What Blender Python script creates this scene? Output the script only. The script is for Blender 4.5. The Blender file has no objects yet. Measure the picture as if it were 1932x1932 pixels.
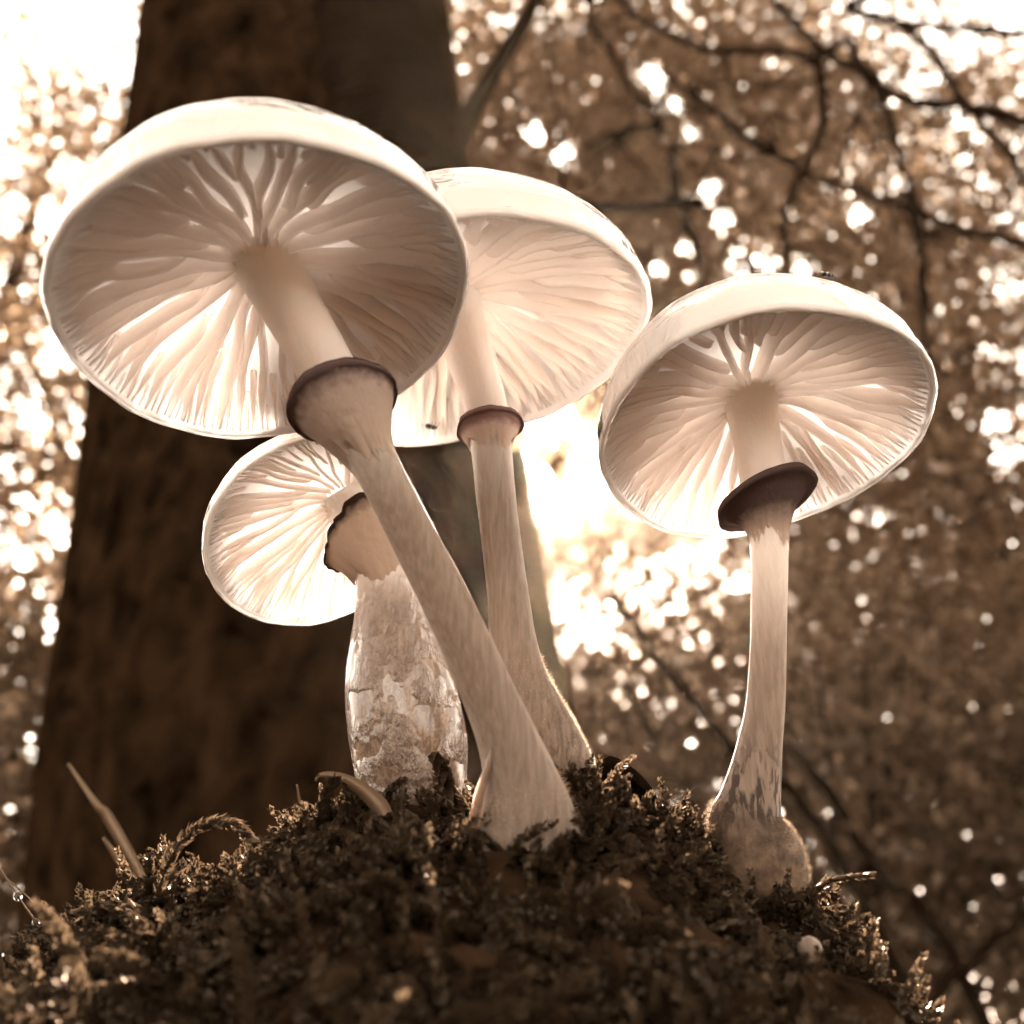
import bpy, math
import numpy as np
from mathutils import Vector

# ------------------------------------------------------------------ camera, sky, sun, exposure
SC = bpy.context.scene
COL = SC.collection
PITCH = math.radians(25.0)
ZC = 0.40                      # height of the lens above the forest floor
FPX, CPX = 2072.0, 966.0       # focal length and centre in pixels of a 1932 px wide print
CAM = np.array([0.0, 0.0, ZC])
FWD = np.array([0.0, math.cos(PITCH), math.sin(PITCH)])
UPV = np.array([0.0, -math.sin(PITCH), math.cos(PITCH)])
RGT = np.array([1.0, 0.0, 0.0])


def ray(u, v):
    return FWD + RGT * ((u - CPX) / FPX) + UPV * ((CPX - v) / FPX)


def P(u, v, d):
    """point seen at (u, v), d metres in front of the lens"""
    return CAM + ray(u, v) * d


def Q(u, v, Y):
    """point seen at (u, v) on the upright plane y = Y"""
    r = ray(u, v)
    return CAM + r * (Y / r[1])


def world_dir(n):
    return RGT * n[0] + UPV * n[1] + FWD * n[2]


cam_data = bpy.data.cameras.new('camera')
cam_data.sensor_width = 36.0
cam_data.lens = 18.0 / (966.0 / FPX)
cam_data.clip_start = 0.005
cam_data.clip_end = 900.0
cam_data.dof.use_dof = True
cam_data.dof.focus_distance = 0.176
cam_data.dof.aperture_fstop = 19.0
cam = bpy.data.objects.new('camera', cam_data)
COL.objects.link(cam)
cam.location = CAM
cam.rotation_euler = (math.pi / 2 + PITCH, 0, 0)
SC.camera = cam

SUN = ray(1062, 885)
SUN = SUN / np.linalg.norm(SUN)
SUN_EL = math.asin(SUN[2])
SUN_AZ = math.atan2(SUN[0], SUN[1])

world = bpy.data.worlds.new('World')
SC.world = world
world.use_nodes = True
wn, wl = world.node_tree.nodes, world.node_tree.links
wn.clear()
w_out = wn.new('ShaderNodeOutputWorld')
w_bg = wn.new('ShaderNodeBackground')
w_bg.inputs['Strength'].default_value = 0.062
w_sky = wn.new('ShaderNodeTexSky')
w_sky.sky_type = 'NISHITA'
w_sky.sun_disc = False
w_sky.sun_elevation = SUN_EL
w_sky.sun_rotation = SUN_AZ
w_sky.air_density = 1.0
w_sky.dust_density = 3.0
w_bw = wn.new('ShaderNodeRGBToBW')          # sepia print: the sky keeps its brightness, loses its blue
w_mul = wn.new('ShaderNodeMix')
w_mul.data_type = 'RGBA'
w_mul.blend_type = 'MULTIPLY'
w_mul.inputs['Factor'].default_value = 1.0
w_mul.inputs['B'].default_value = (1.0, 0.87, 0.74, 1)
wl.new(w_sky.outputs['Color'], w_bw.inputs['Color'])
wl.new(w_bw.outputs['Val'], w_mul.inputs['A'])
wl.new(w_mul.outputs['Result'], w_bg.inputs['Color'])
wl.new(w_bg.outputs['Background'], w_out.inputs['Surface'])

sun_data = bpy.data.lights.new('sun', 'SUN')
sun_data.energy = 5.0
sun_data.angle = math.radians(0.55)
sun_data.color = (1.0, 0.86, 0.75)
sun = bpy.data.objects.new('sun', sun_data)
COL.objects.link(sun)
sun.location = SUN * 50
sun.rotation_euler = Vector(SUN).to_track_quat('Z', 'Y').to_euler()

SC.view_settings.view_transform = 'Standard'
SC.view_settings.look = 'None'
SC.view_settings.gamma = 1.0
SC.view_settings.use_curve_mapping = False
SC.view_settings.exposure = 4.6

SC.render.engine = 'CYCLES'
SC.cycles.use_denoising = True
SC.cycles.use_adaptive_sampling = True
SC.cycles.adaptive_threshold = 0.03
SC.cycles.max_bounces = 20
SC.cycles.diffuse_bounces = 18
SC.cycles.transmission_bounces = 8
SC.cycles.glossy_bounces = 3
SC.cycles.sample_clamp_indirect = 12.0
SC.cycles.caustics_reflective = False
SC.cycles.caustics_refractive = False

RNG = np.random.default_rng(7)


# ------------------------------------------------------------------ helpers
def norm(a):
    a = np.asarray(a, float)
    return a / (np.linalg.norm(a, axis=-1, keepdims=True) + 1e-12)


def mesh_from(name, V, F, smooth=True, attrs=None):
    """V (n,3); F an (m,k) array or a list of polygons"""
    me = bpy.data.meshes.new(name)
    V = np.asarray(V, np.float32)
    if isinstance(F, np.ndarray):
        k = F.shape[1]
        me.vertices.add(len(V))
        me.vertices.foreach_set('co', V.ravel())
        me.loops.add(F.size)
        me.loops.foreach_set('vertex_index', F.astype(np.int32).ravel())
        me.polygons.add(len(F))
        me.polygons.foreach_set('loop_start', np.arange(0, F.size, k, dtype=np.int32))
        me.polygons.foreach_set('loop_total', np.full(len(F), k, np.int32))
        me.update(calc_edges=True)
    else:
        me.from_pydata(V.tolist(), [], F)
        me.update()
    me.polygons.foreach_set('use_smooth', np.full(len(me.polygons), bool(smooth)))
    for an, av in (attrs or {}).items():
        av = np.asarray(av, np.float32)
        if av.ndim == 2:
            a = me.attributes.new(an, 'FLOAT_VECTOR', 'POINT')
            a.data.foreach_set('vector', av.ravel())
        else:
            a = me.attributes.new(an, 'FLOAT', 'POINT')
            a.data.foreach_set('value', av)
    return me


def put(name, me, mat, parent=None, origin=None):
    """link a mesh given in world coordinates as one object; origin moves its pivot to the base"""
    o = bpy.data.objects.new(name, me)
    COL.objects.link(o)
    if mat is not None and len(me.materials) == 0:
        me.materials.append(mat)
    if parent is not None:
        o.parent = parent
        p = parent
        off = Vector((0, 0, 0))
        while p is not None:
            off += p.location
            p = p.parent
        o.location = -off
    elif origin is not None:
        me.transform(__import__('mathutils').Matrix.Translation(-Vector(origin)))
        o.location = origin
    return o


def tag(o, label=None, cat=None, group=None, kind=None):
    if label:
        o['label'] = label
    if cat:
        o['category'] = cat
    if group:
        o['group'] = group
    if kind:
        o['kind'] = kind
    return o


def empty(name, loc):
    o = bpy.data.objects.new(name, None)
    COL.objects.link(o)
    o.empty_display_size = 0.01
    o.location = loc
    return o


def catmull(pts, n):
    """resample a polyline of any dimension with a Catmull-Rom spline"""
    p = np.asarray(pts, float)
    p = np.vstack([2 * p[0] - p[1], p, 2 * p[-1] - p[-2]])
    m = len(p) - 3
    out = []
    for t in np.linspace(0, m - 1e-9, n):
        i = int(t)
        f = t - i
        a, b, c, d = p[i], p[i + 1], p[i + 2], p[i + 3]
        out.append(0.5 * (2 * b + (c - a) * f + (2 * a - 5 * b + 4 * c - d) * f * f + (3 * b - a - 3 * c + d) * f ** 3))
    return np.array(out)


def frames(c):
    t = norm(np.gradient(c, axis=0))
    ref = np.array([0.31, 0.17, 0.93])
    if abs(t[0] @ ref) > 0.9:
        ref = np.array([1.0, 0.1, 0.0])
    u = norm(np.cross(t[0], ref))
    U = [u]
    for k in range(1, len(c)):
        u = u - t[k] * (u @ t[k])
        u = norm(u)
        U.append(u)
    U = np.array(U)
    return t, U, np.cross(t, U)


def loft(c, r, seg=24, wob=None, cap=True):
    """tube through centres c with radii r; wob(k, ang) multiplies the radius. Returns V, F, along, around"""
    t, U, W = frames(c)
    n = len(c)
    ang = np.linspace(0, 2 * np.pi, seg, endpoint=False)
    R = np.repeat(np.asarray(r, float)[:, None], seg, 1)
    if wob is not None:
        R = R * wob(np.linspace(0, 1, n)[:, None], ang[None, :])
    V = c[:, None, :] + R[..., None] * (np.cos(ang)[None, :, None] * U[:, None, :] + np.sin(ang)[None, :, None] * W[:, None, :])
    V = V.reshape(-1, 3)
    F = []
    for k in range(n - 1):
        for j in range(seg):
            a, b = k * seg + j, k * seg + (j + 1) % seg
            F.append((a, b, b + seg, a + seg))
    if cap:
        F.append(tuple(range(seg - 1, -1, -1)))
        F.append(tuple(range((n - 1) * seg, n * seg)))
    along = np.repeat(np.linspace(0, 1, n), seg)
    return V, F, along


def hnoise(x, y, seed=0):
    """cheap smooth 2-d noise, about -1..1"""
    s = 0.0
    r = np.random.default_rng(seed)
    for k in range(6):
        a, b, ph = r.uniform(-1, 1, 3)
        l = math.hypot(a, b) + 1e-6
        f = r.uniform(0.6, 1.6)
        s = s + np.sin((a * x + b * y) / l * f + ph * 6)
    return s / 3.0


# ------------------------------------------------------------------ materials
def new_mat(name):
    m = bpy.data.materials.new(name)
    m.use_nodes = True
    nt = m.node_tree
    nt.nodes.clear()
    out = nt.nodes.new('ShaderNodeOutputMaterial')
    return m, nt.nodes, nt.links, out


def noise_ramp(N, L, scale, stops, detail=5.0, coord='Object', stretch=(1, 1, 1), distortion=0.0):
    tc = N.new('ShaderNodeTexCoord')
    mp = N.new('ShaderNodeMapping')
    mp.inputs['Scale'].default_value = stretch
    L.new(tc.outputs[coord], mp.inputs['Vector'])
    nz = N.new('ShaderNodeTexNoise')
    nz.inputs['Scale'].default_value = scale
    nz.inputs['Detail'].default_value = detail
    nz.inputs['Distortion'].default_value = distortion
    L.new(mp.outputs['Vector'], nz.inputs['Vector'])
    rp = N.new('ShaderNodeValToRGB')
    els = rp.color_ramp.elements
    els[0].position, els[0].color = stops[0][0], (*stops[0][1], 1)
    els[1].position, els[1].color = stops[-1][0], (*stops[-1][1], 1)
    for p, c in stops[1:-1]:
        e = els.new(p)
        e.color = (*c, 1)
    L.new(nz.outputs['Fac'], rp.inputs['Fac'])
    return nz, rp


def bump(N, L, height_socket, strength, dist):
    b = N.new('ShaderNodeBump')
    b.inputs['Strength'].default_value = strength
    b.inputs['Distance'].default_value = dist
    L.new(height_socket, b.inputs['Height'])
    return b


def mat_flesh(name, col, scale, rough, coat, noise_scale=900, bump_d=0.0002, bump_s=0.3):
    m, N, L, out = new_mat(name)
    b = N.new('ShaderNodeBsdfPrincipled')
    nz, rp = noise_ramp(N, L, noise_scale * 0.25, [(0.3, tuple(c * 0.9 for c in col)), (0.7, col)])
    L.new(rp.outputs['Color'], b.inputs['Base Color'])
    b.inputs['Subsurface Weight'].default_value = 1.0
    b.inputs['Subsurface Scale'].default_value = scale
    b.inputs['Subsurface Radius'].default_value = (1.0, 0.82, 0.66)
    b.inputs['Roughness'].default_value = rough
    b.inputs['Coat Weight'].default_value = coat
    b.inputs['Coat Roughness'].default_value = 0.06
    nz2, _ = noise_ramp(N, L, noise_scale, [(0, (0, 0, 0)), (1, (1, 1, 1))], detail=3)
    bp = bump(N, L, nz2.outputs['Fac'], bump_s, bump_d)
    L.new(bp.outputs['Normal'], b.inputs['Normal'])
    L.new(bp.outputs['Normal'], b.inputs['Coat Normal'])
    L.new(b.outputs['BSDF'], out.inputs['Surface'])
    return m


def mat_leafy(name, lo, hi, trans=0.5, gloss=0.08, attr='tone', rough=0.4):
    """thin leaf: diffuse + translucent + a little gloss, tone varies leaf by leaf"""
    m, N, L, out = new_mat(name)
    at = N.new('ShaderNodeAttribute')
    at.attribute_name = attr
    rp = N.new('ShaderNodeValToRGB')
    rp.color_ramp.elements[0].color = (*lo, 1)
    rp.color_ramp.elements[1].color = (*hi, 1)
    L.new(at.outputs['Fac'], rp.inputs['Fac'])
    d = N.new('ShaderNodeBsdfDiffuse')
    t = N.new('ShaderNodeBsdfTranslucent')
    g = N.new('ShaderNodeBsdfGlossy')
    g.inputs['Roughness'].default_value = rough
    g.inputs['Color'].default_value = (0.85, 0.68, 0.52, 1)
    L.new(rp.outputs['Color'], d.inputs['Color'])
    L.new(rp.outputs['Color'], t.inputs['Color'])
    x = N.new('ShaderNodeMixShader')
    x.inputs['Fac'].default_value = trans
    L.new(d.outputs[0], x.inputs[1])
    L.new(t.outputs[0], x.inputs[2])
    y = N.new('ShaderNodeMixShader')
    y.inputs['Fac'].default_value = gloss
    L.new(x.outputs[0], y.inputs[1])
    L.new(g.outputs[0], y.inputs[2])
    L.new(y.outputs[0], out.inputs['Surface'])
    return m


def mat_rough(name, lo, hi, scale, stretch=(1, 1, 1), bump_s=0.6, bump_d=0.01, rough=0.9, distortion=0.5):
    m, N, L, out = new_mat(name)
    b = N.new('ShaderNodeBsdfPrincipled')
    nz, rp = noise_ramp(N, L, scale, [(0.3, lo), (0.7, hi)], detail=8, stretch=stretch, distortion=distortion)
    L.new(rp.outputs['Color'], b.inputs['Base Color'])
    b = N.new('ShaderNodeBsdfDiffuse')
    N.remove([q for q in N if q.type == 'BSDF_PRINCIPLED'][0])
    L.new(rp.outputs['Color'], b.inputs['Color'])
    b.inputs['Roughness'].default_value = rough
    bp = bump(N, L, nz.outputs['Fac'], bump_s, bump_d)
    L.new(bp.outputs['Normal'], b.inputs['Normal'])
    L.new(b.outputs[0], out.inputs['Surface'])
    return m


FLESH = (0.97, 0.915, 0.85)


def mat_cap():
    """slimy translucent cap skin: wet coat broken up by folds that run round the cap"""
    m, N, L, out = new_mat('cap_skin')
    d = N.new('ShaderNodeBsdfDiffuse')
    t = N.new('ShaderNodeBsdfTranslucent')
    d.inputs['Color'].default_value = (0.93, 0.865, 0.81, 1)
    t.inputs['Color'].default_value = (0.99, 0.96, 0.94, 1)
    x = N.new('ShaderNodeMixShader')
    x.inputs['Fac'].default_value = 0.48
    L.new(d.outputs[0], x.inputs[1])
    L.new(t.outputs[0], x.inputs[2])
    p = N.new('ShaderNodeBsdfPrincipled')
    p.inputs['Base Color'].default_value = (0.975, 0.92, 0.88, 1)
    p.inputs['Subsurface Weight'].default_value = 1.0
    p.inputs['Subsurface Scale'].default_value = 0.016
    p.inputs['Subsurface Radius'].default_value = (1.0, 0.88, 0.76)
    p.inputs['Specular IOR Level'].default_value = 0.0
    xs = N.new('ShaderNodeMixShader')
    xs.inputs['Fac'].default_value = 0.12
    L.new(x.outputs[0], xs.inputs[1])
    L.new(p.outputs[0], xs.inputs[2])
    x = xs
    g = N.new('ShaderNodeBsdfGlossy')
    g.inputs['Roughness'].default_value = 0.035
    fr = N.new('ShaderNodeFresnel')
    fr.inputs['IOR'].default_value = 1.75
    y = N.new('ShaderNodeMixShader')
    L.new(fr.outputs[0], y.inputs['Fac'])
    L.new(x.outputs[0], y.inputs[1])
    L.new(g.outputs[0], y.inputs[2])
    at = N.new('ShaderNodeAttribute')
    at.attribute_name = 'polar'
    n1 = N.new('ShaderNodeTexNoise')
    n1.inputs['Scale'].default_value = 1.0
    n1.inputs['Detail'].default_value = 4.0
    n1.inputs['Distortion'].default_value = 0.6
    L.new(at.outputs['Vector'], n1.inputs['Vector'])
    bp = bump(N, L, n1.outputs['Fac'], 1.0, 0.0026)
    L.new(bp.outputs['Normal'], g.inputs['Normal'])
    L.new(bp.outputs['Normal'], fr.inputs['Normal'])
    L.new(y.outputs[0], out.inputs['Surface'])
    return m


M_cap = mat_cap()
M_under = mat_leafy('cap_flesh', (0.99, 0.955, 0.93), (0.99, 0.955, 0.93), trans=0.62, gloss=0.0)
M_gill = mat_leafy('gill', (0.985, 0.94, 0.905), (0.995, 0.962, 0.935), trans=0.86, gloss=0.0)
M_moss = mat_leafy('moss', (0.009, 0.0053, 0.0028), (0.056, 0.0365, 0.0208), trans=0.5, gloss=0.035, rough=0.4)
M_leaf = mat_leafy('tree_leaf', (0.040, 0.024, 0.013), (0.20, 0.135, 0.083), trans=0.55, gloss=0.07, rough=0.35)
M_shrub = mat_leafy('shrub_leaf', (0.040, 0.024, 0.013), (0.20, 0.135, 0.083), trans=0.55, gloss=0.06, rough=0.4)
M_straw = mat_leafy('straw', (0.09, 0.058, 0.034), (0.15, 0.10, 0.06), trans=0.3, gloss=0.05)
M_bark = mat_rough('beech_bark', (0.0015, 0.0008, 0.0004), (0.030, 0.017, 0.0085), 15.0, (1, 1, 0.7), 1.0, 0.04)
M_limb = mat_rough('wrinkled_bark', (0.001, 0.0005, 0.0003), (0.018, 0.010, 0.005), 7.0, (1, 1, 4.0), 1.0, 0.06, distortion=1.2)
M_twig = mat_rough('twig_bark', (0.006, 0.0035, 0.002), (0.016, 0.010, 0.006), 30.0, (1, 1, 1), 0.4, 0.005)
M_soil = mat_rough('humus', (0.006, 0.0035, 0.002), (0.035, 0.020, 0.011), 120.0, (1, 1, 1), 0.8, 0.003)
M_litter = mat_rough('leaf_litter', (0.02, 0.011, 0.006), (0.11, 0.065, 0.034), 9.0, (1, 1, 1), 0.8, 0.03)
M_chip = mat_rough('bark_chip', (0.002, 0.0012, 0.0007), (0.008, 0.005, 0.003), 300.0, (1, 1, 1), 0.6, 0.0006)


def mat_black():
    m, N, L, out = new_mat('insect_black')
    b = N.new('ShaderNodeBsdfPrincipled')
    b.inputs['Base Color'].default_value = (0.006, 0.005, 0.004, 1)
    b.inputs['Roughness'].default_value = 0.3
    L.new(b.outputs['BSDF'], out.inputs['Surface'])
    return m


M_black = mat_black()


def mat_stem(name, speck_lo, speck_hi, amount, wet, foot=None):
    """pale stem; brown scurfy flecks between two heights (attribute 'along', 0 base .. 1 top), wet gloss in patches"""
    m, N, L, out = new_mat(name)
    b = N.new('ShaderNodeBsdfPrincipled')
    b.inputs['Subsurface Weight'].default_value = 1.0
    b.inputs['Subsurface Scale'].default_value = 0.0022
    b.inputs['Subsurface Radius'].default_value = (1.0, 0.88, 0.78)
    at = N.new('ShaderNodeAttribute')
    at.attribute_name = 'along'
    mr = N.new('ShaderNodeMapRange')
    mr.interpolation_type = 'SMOOTHSTEP'
    mr.inputs['From Min'].default_value = speck_hi
    mr.inputs['From Max'].default_value = speck_lo
    L.new(at.outputs['Fac'], mr.inputs['Value'])
    tc = N.new('ShaderNodeTexCoord')
    mp = N.new('ShaderNodeMapping')
    mp.inputs['Scale'].default_value = (1, 1, 0.7 if wet else 0.28)
    L.new(tc.outputs['Object'], mp.inputs['Vector'])
    nz = N.new('ShaderNodeTexNoise')
    nz.inputs['Scale'].default_value = 1700 if wet else 950
    nz.inputs['Detail'].default_value = 6
    nz.inputs['Distortion'].default_value = 0.8
    L.new(mp.outputs['Vector'], nz.inputs['Vector'])
    th = N.new('ShaderNodeMapRange')
    th.inputs['From Min'].default_value = 0.45
    th.inputs['From Max'].default_value = 0.56
    L.new(nz.outputs['Fac'], th.inputs['Value'])
    mu = N.new('ShaderNodeMath')
    mu.operation = 'MULTIPLY'
    if foot:
        nf = N.new('ShaderNodeMapRange')
        nf.inputs['From Min'].default_value = foot - 0.10
        nf.inputs['From Max'].default_value = foot + 0.02
        L.new(at.outputs['Fac'], nf.inputs['Value'])
        mf_ = N.new('ShaderNodeMath')
        mf_.operation = 'MULTIPLY'
        L.new(mr.outputs['Result'], mf_.inputs[0])
        L.new(nf.outputs['Result'], mf_.inputs[1])
        L.new(mf_.outputs[0], mu.inputs[0])
    else:
        L.new(mr.outputs['Result'], mu.inputs[0])
    L.new(th.outputs['Result'], mu.inputs[1])
    mu2 = N.new('ShaderNodeMath')
    mu2.operation = 'MULTIPLY'
    mu2.inputs[1].default_value = amount
    L.new(mu.outputs[0], mu2.inputs[0])
    fib = N.new('ShaderNodeTexNoise')
    mp2 = N.new('ShaderNodeMapping')
    mp2.inputs['Scale'].default_value = (1, 1, 0.12)
    L.new(tc.outputs['Object'], mp2.inputs['Vector'])
    L.new(mp2.outputs['Vector'], fib.inputs['Vector'])
    fib.inputs['Scale'].default_value = 1500
    fib.inputs['Detail'].default_value = 4
    base = N.new('ShaderNodeValToRGB')
    base.color_ramp.elements[0].position = 0.3
    base.color_ramp.elements[0].color = (0.18, 0.138, 0.106, 1)
    base.color_ramp.elements[1].position = 0.7
    base.color_ramp.elements[1].color = (0.275, 0.217, 0.173, 1)
    L.new(fib.outputs['Fac'], base.inputs['Fac'])
    if foot:  # foot darker: brown felt, plus the shade on the bulb put into its colour
        mfo = N.new('ShaderNodeMapRange')
        mfo.inputs['From Min'].default_value = foot + 0.10
        mfo.inputs['From Max'].default_value = foot - 0.06
        L.new(at.outputs['Fac'], mfo.inputs['Value'])
        bf = N.new('ShaderNodeMix')
        bf.data_type = 'RGBA'
        _, fr_ = noise_ramp(N, L, 420, [(0.35, (0.055, 0.035, 0.022)), (0.65, (0.21, 0.145, 0.095))], detail=7)
        L.new(fr_.outputs['Color'], bf.inputs['B'])
        L.new(mfo.outputs['Result'], bf.inputs['Factor'])
        L.new(base.outputs['Color'], bf.inputs['A'])
    mt = N.new('ShaderNodeMapRange')
    mt.interpolation_type = 'SMOOTHSTEP'
    mt.inputs['From Min'].default_value = 0.55
    mt.inputs['From Max'].default_value = 0.92
    L.new(at.outputs['Fac'], mt.inputs['Value'])
    pale = N.new('ShaderNodeMix')
    pale.data_type = 'RGBA'
    pale.inputs['B'].default_value = (0.95, 0.90, 0.86, 1)
    L.new(mt.outputs['Result'], pale.inputs['Factor'])
    L.new(bf.outputs['Result'] if foot else base.outputs['Color'], pale.inputs['A'])
    mx = N.new('ShaderNodeMix')
    mx.data_type = 'RGBA'
    mx.inputs['B'].default_value = (0.05, 0.03, 0.02, 1)
    L.new(mu2.outputs[0], mx.inputs['Factor'])
    L.new(pale.outputs['Result'], mx.inputs['A'])
    L.new(mx.outputs['Result'], b.inputs['Base Color'])
    b.inputs['Roughness'].default_value = 0.2 if wet else 0.6
    b.inputs['Specular IOR Level'].default_value = 0.7 if wet else 0.3
    b.inputs['Coat Weight'].default_value = 0.8 if wet else 0.0
    b.inputs['Coat Roughness'].default_value = 0.12
    hs = nz.outputs['Fac']
    if wet:
        pz = N.new('ShaderNodeTexNoise')
        pz.inputs['Scale'].default_value = 210
        L.new(tc.outputs['Object'], pz.inputs['Vector'])
        pm = N.new('ShaderNodeMapRange')
        pm.inputs['From Min'].default_value = 0.45
        pm.inputs['From Max'].default_value = 0.62
        L.new(pz.outputs['Fac'], pm.inputs['Value'])
        ph_ = N.new('ShaderNodeMath')
        ph_.operation = 'MULTIPLY'
        L.new(hs, ph_.inputs[0])
        L.new(pm.outputs['Result'], ph_.inputs[1])
        hs = ph_.outputs[0]
    bp = bump(N, L, hs, 1.0 if wet else 0.5, 0.0014 if wet else 0.0003)
    bp2 = bump(N, L, fib.outputs['Fac'], 0.3, 0.0002)
    L.new(bp.outputs['Normal'], bp2.inputs['Normal'])
    L.new(bp2.outputs['Normal'], b.inputs['Normal'])
    L.new(bp2.outputs['Normal'], b.inputs['Coat Normal'])
    tr = N.new('ShaderNodeBsdfTranslucent')
    L.new(mx.outputs['Result'], tr.inputs['Color'])
    xm = N.new('ShaderNodeMixShader')
    xm.inputs['Fac'].default_value = 0.25
    L.new(b.outputs['BSDF'], xm.inputs[1])
    L.new(tr.outputs[0], xm.inputs[2])
    L.new(xm.outputs[0], out.inputs['Surface'])
    return m


def mat_ring(name, lo, hi, edge):
    """membranous ring: pale at the stem, brown towards its rim (attribute 'along')"""
    m, N, L, out = new_mat(name)
    at = N.new('ShaderNodeAttribute')
    at.attribute_name = 'along'
    nz, _ = noise_ramp(N, L, 700, [(0, (0, 0, 0)), (1, (1, 1, 1))], detail=5)
    ad = N.new('ShaderNodeMath')
    ad.operation = 'MULTIPLY_ADD'
    ad.inputs[1].default_value = 0.24
    ad.inputs[2].default_value = -0.12
    L.new(nz.outputs['Fac'], ad.inputs[0])
    su = N.new('ShaderNodeMath')
    su.operation = 'ADD'
    L.new(at.outputs['Fac'], su.inputs[0])
    L.new(ad.outputs[0], su.inputs[1])
    rp = N.new('ShaderNodeValToRGB')
    e = rp.color_ramp.elements
    e[0].position, e[0].color = 0.10, (0.52, 0.42, 0.34, 1)
    e_ = e.new(edge - 0.2)
    e_.color = (*lo, 1)
    e = [e[0], e[2]]
    e[1].position, e[1].color = edge, (*hi, 1)
    L.new(su.outputs[0], rp.inputs['Fac'])
    d = N.new('ShaderNodeBsdfDiffuse')
    t = N.new('ShaderNodeBsdfTranslucent')
    L.new(rp.outputs['Color'], d.inputs['Color'])
    L.new(rp.outputs['Color'], t.inputs['Color'])
    bp = bump(N, L, nz.outputs['Fac'], 0.6, 0.0005)
    L.new(bp.outputs['Normal'], d.inputs['Normal'])
    x = N.new('ShaderNodeMixShader')
    x.inputs['Fac'].default_value = 0.35
    L.new(d.outputs[0], x.inputs[1])
    L.new(t.outputs[0], x.inputs[2])
    L.new(x.outputs[0], out.inputs['Surface'])
    return m


# ------------------------------------------------------------------ the ground
S = 260.0
gv, gf = [], []
nr, ns = 26, 48
for i in range(nr):
    rr = S * (i / (nr - 1)) ** 2.6 + (0.02 if i else 0)
    for j in range(ns):
        a = 2 * math.pi * j / ns
        x, y = rr * math.cos(a), rr * math.sin(a)
        gv.append((x, y, 0.03 * float(hnoise(np.float64(x * 1.7), np.float64(y * 1.7), 3)) * min(1, rr)))
for i in range(nr - 1):
    for j in range(ns):
        gf.append((i * ns + j, (i + 1) * ns + j, (i + 1) * ns + (j + 1) % ns, i * ns + (j + 1) % ns))
gf.append(tuple(range(ns)))
gv = np.array(gv)
gv[:, 2] -= 0.03
tag(put('forest_floor', mesh_from('forest_floor', gv, gf), M_litter), kind='structure')

# the mossy mound the mushrooms stand on: ridge heights read from its skyline
SKY = [(-900, 2500), (-300, 2060), (0, 1925), (100, 1890), (200, 1820), (300, 1700), (400, 1640), (560, 1590),
       (680, 1545), (800, 1510), (1000, 1515), (1150, 1530), (1230, 1545), (1330, 1600), (1430, 1655), (1530, 1740),
       (1600, 1890), (1680, 2030), (1800, 2220), (2400, 3000)]
RX = np.array([(u - CPX) / FPX * 0.17 for u, v in SKY])
RZ = np.array([P(u, v, 0.17)[2] for u, v in SKY])
RY = 0.178


def mound_h(x, y):
    x, y = np.asarray(x, float), np.asarray(y, float)
    zr = np.interp(x, RX, RZ)
    s = RY - y
    f = np.where(s > 0, 0.40 * s + 2.0 * s * s, 2.6 * s * s + 0.12 * np.abs(s))
    z = zr - f
    z = z + 0.0028 * hnoise(x * 150, y * 150, 11) + 0.0016 * hnoise(x * 420, y * 420, 12)
    far = np.maximum(np.abs(x) - 0.10, 0)
    return z - 0.6 * far


gx = np.unique(np.concatenate([np.linspace(-0.45, -0.13, 24), np.linspace(-0.13, 0.10, 150), np.linspace(0.10, 0.42, 24)]))
gy = np.unique(np.concatenate([np.linspace(-0.30, 0.06, 30), np.linspace(0.06, 0.21, 110), np.linspace(0.21, 0.60, 30)]))
X, Y = np.meshgrid(gx, gy)
Z = np.maximum(mound_h(X, Y), -0.12)
mv = np.stack([X, Y, Z], -1).reshape(-1, 3)
nx = len(gx)
ii, jj = np.meshgrid(np.arange(len(gy) - 1), np.arange(nx - 1), indexing='ij')
a = (ii * nx + jj).ravel()
mf = np.stack([a, a + 1, a + 1 + nx, a + nx], 1)
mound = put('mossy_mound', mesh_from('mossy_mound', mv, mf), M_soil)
tag(mound, kind='structure')


def mound_n(x, y):
    e = 0.0006
    return norm(np.stack([-(mound_h(x + e, y) - mound_h(x - e, y)) / (2 * e), -(mound_h(x, y + e) - mound_h(x, y - e)) / (2 * e), np.ones_like(x)], -1))


# ------------------------------------------------------------------ foliage builders
def leaf_quads(c, d, n, length, width, tone):
    """rhombic, slightly folded leaves: centre c, axis d, normal n -> V, F(4), tone per vertex"""
    d = norm(d)
    s = norm(np.cross(d, n))
    n = np.cross(s, d)
    L_, W_ = length[:, None], width[:, None]
    V = np.stack([c - d * L_ * .5, c + s * W_ * .5 + n * W_ * .14 - d * L_ * .04, c + d * L_ * .5 - n * L_ * .08, c - s * W_ * .5 + n * W_ * .14 - d * L_ * .04], 1).reshape(-1, 3)
    F = np.arange(len(V)).reshape(-1, 4)
    return V, F, np.repeat(tone, 4)


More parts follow.
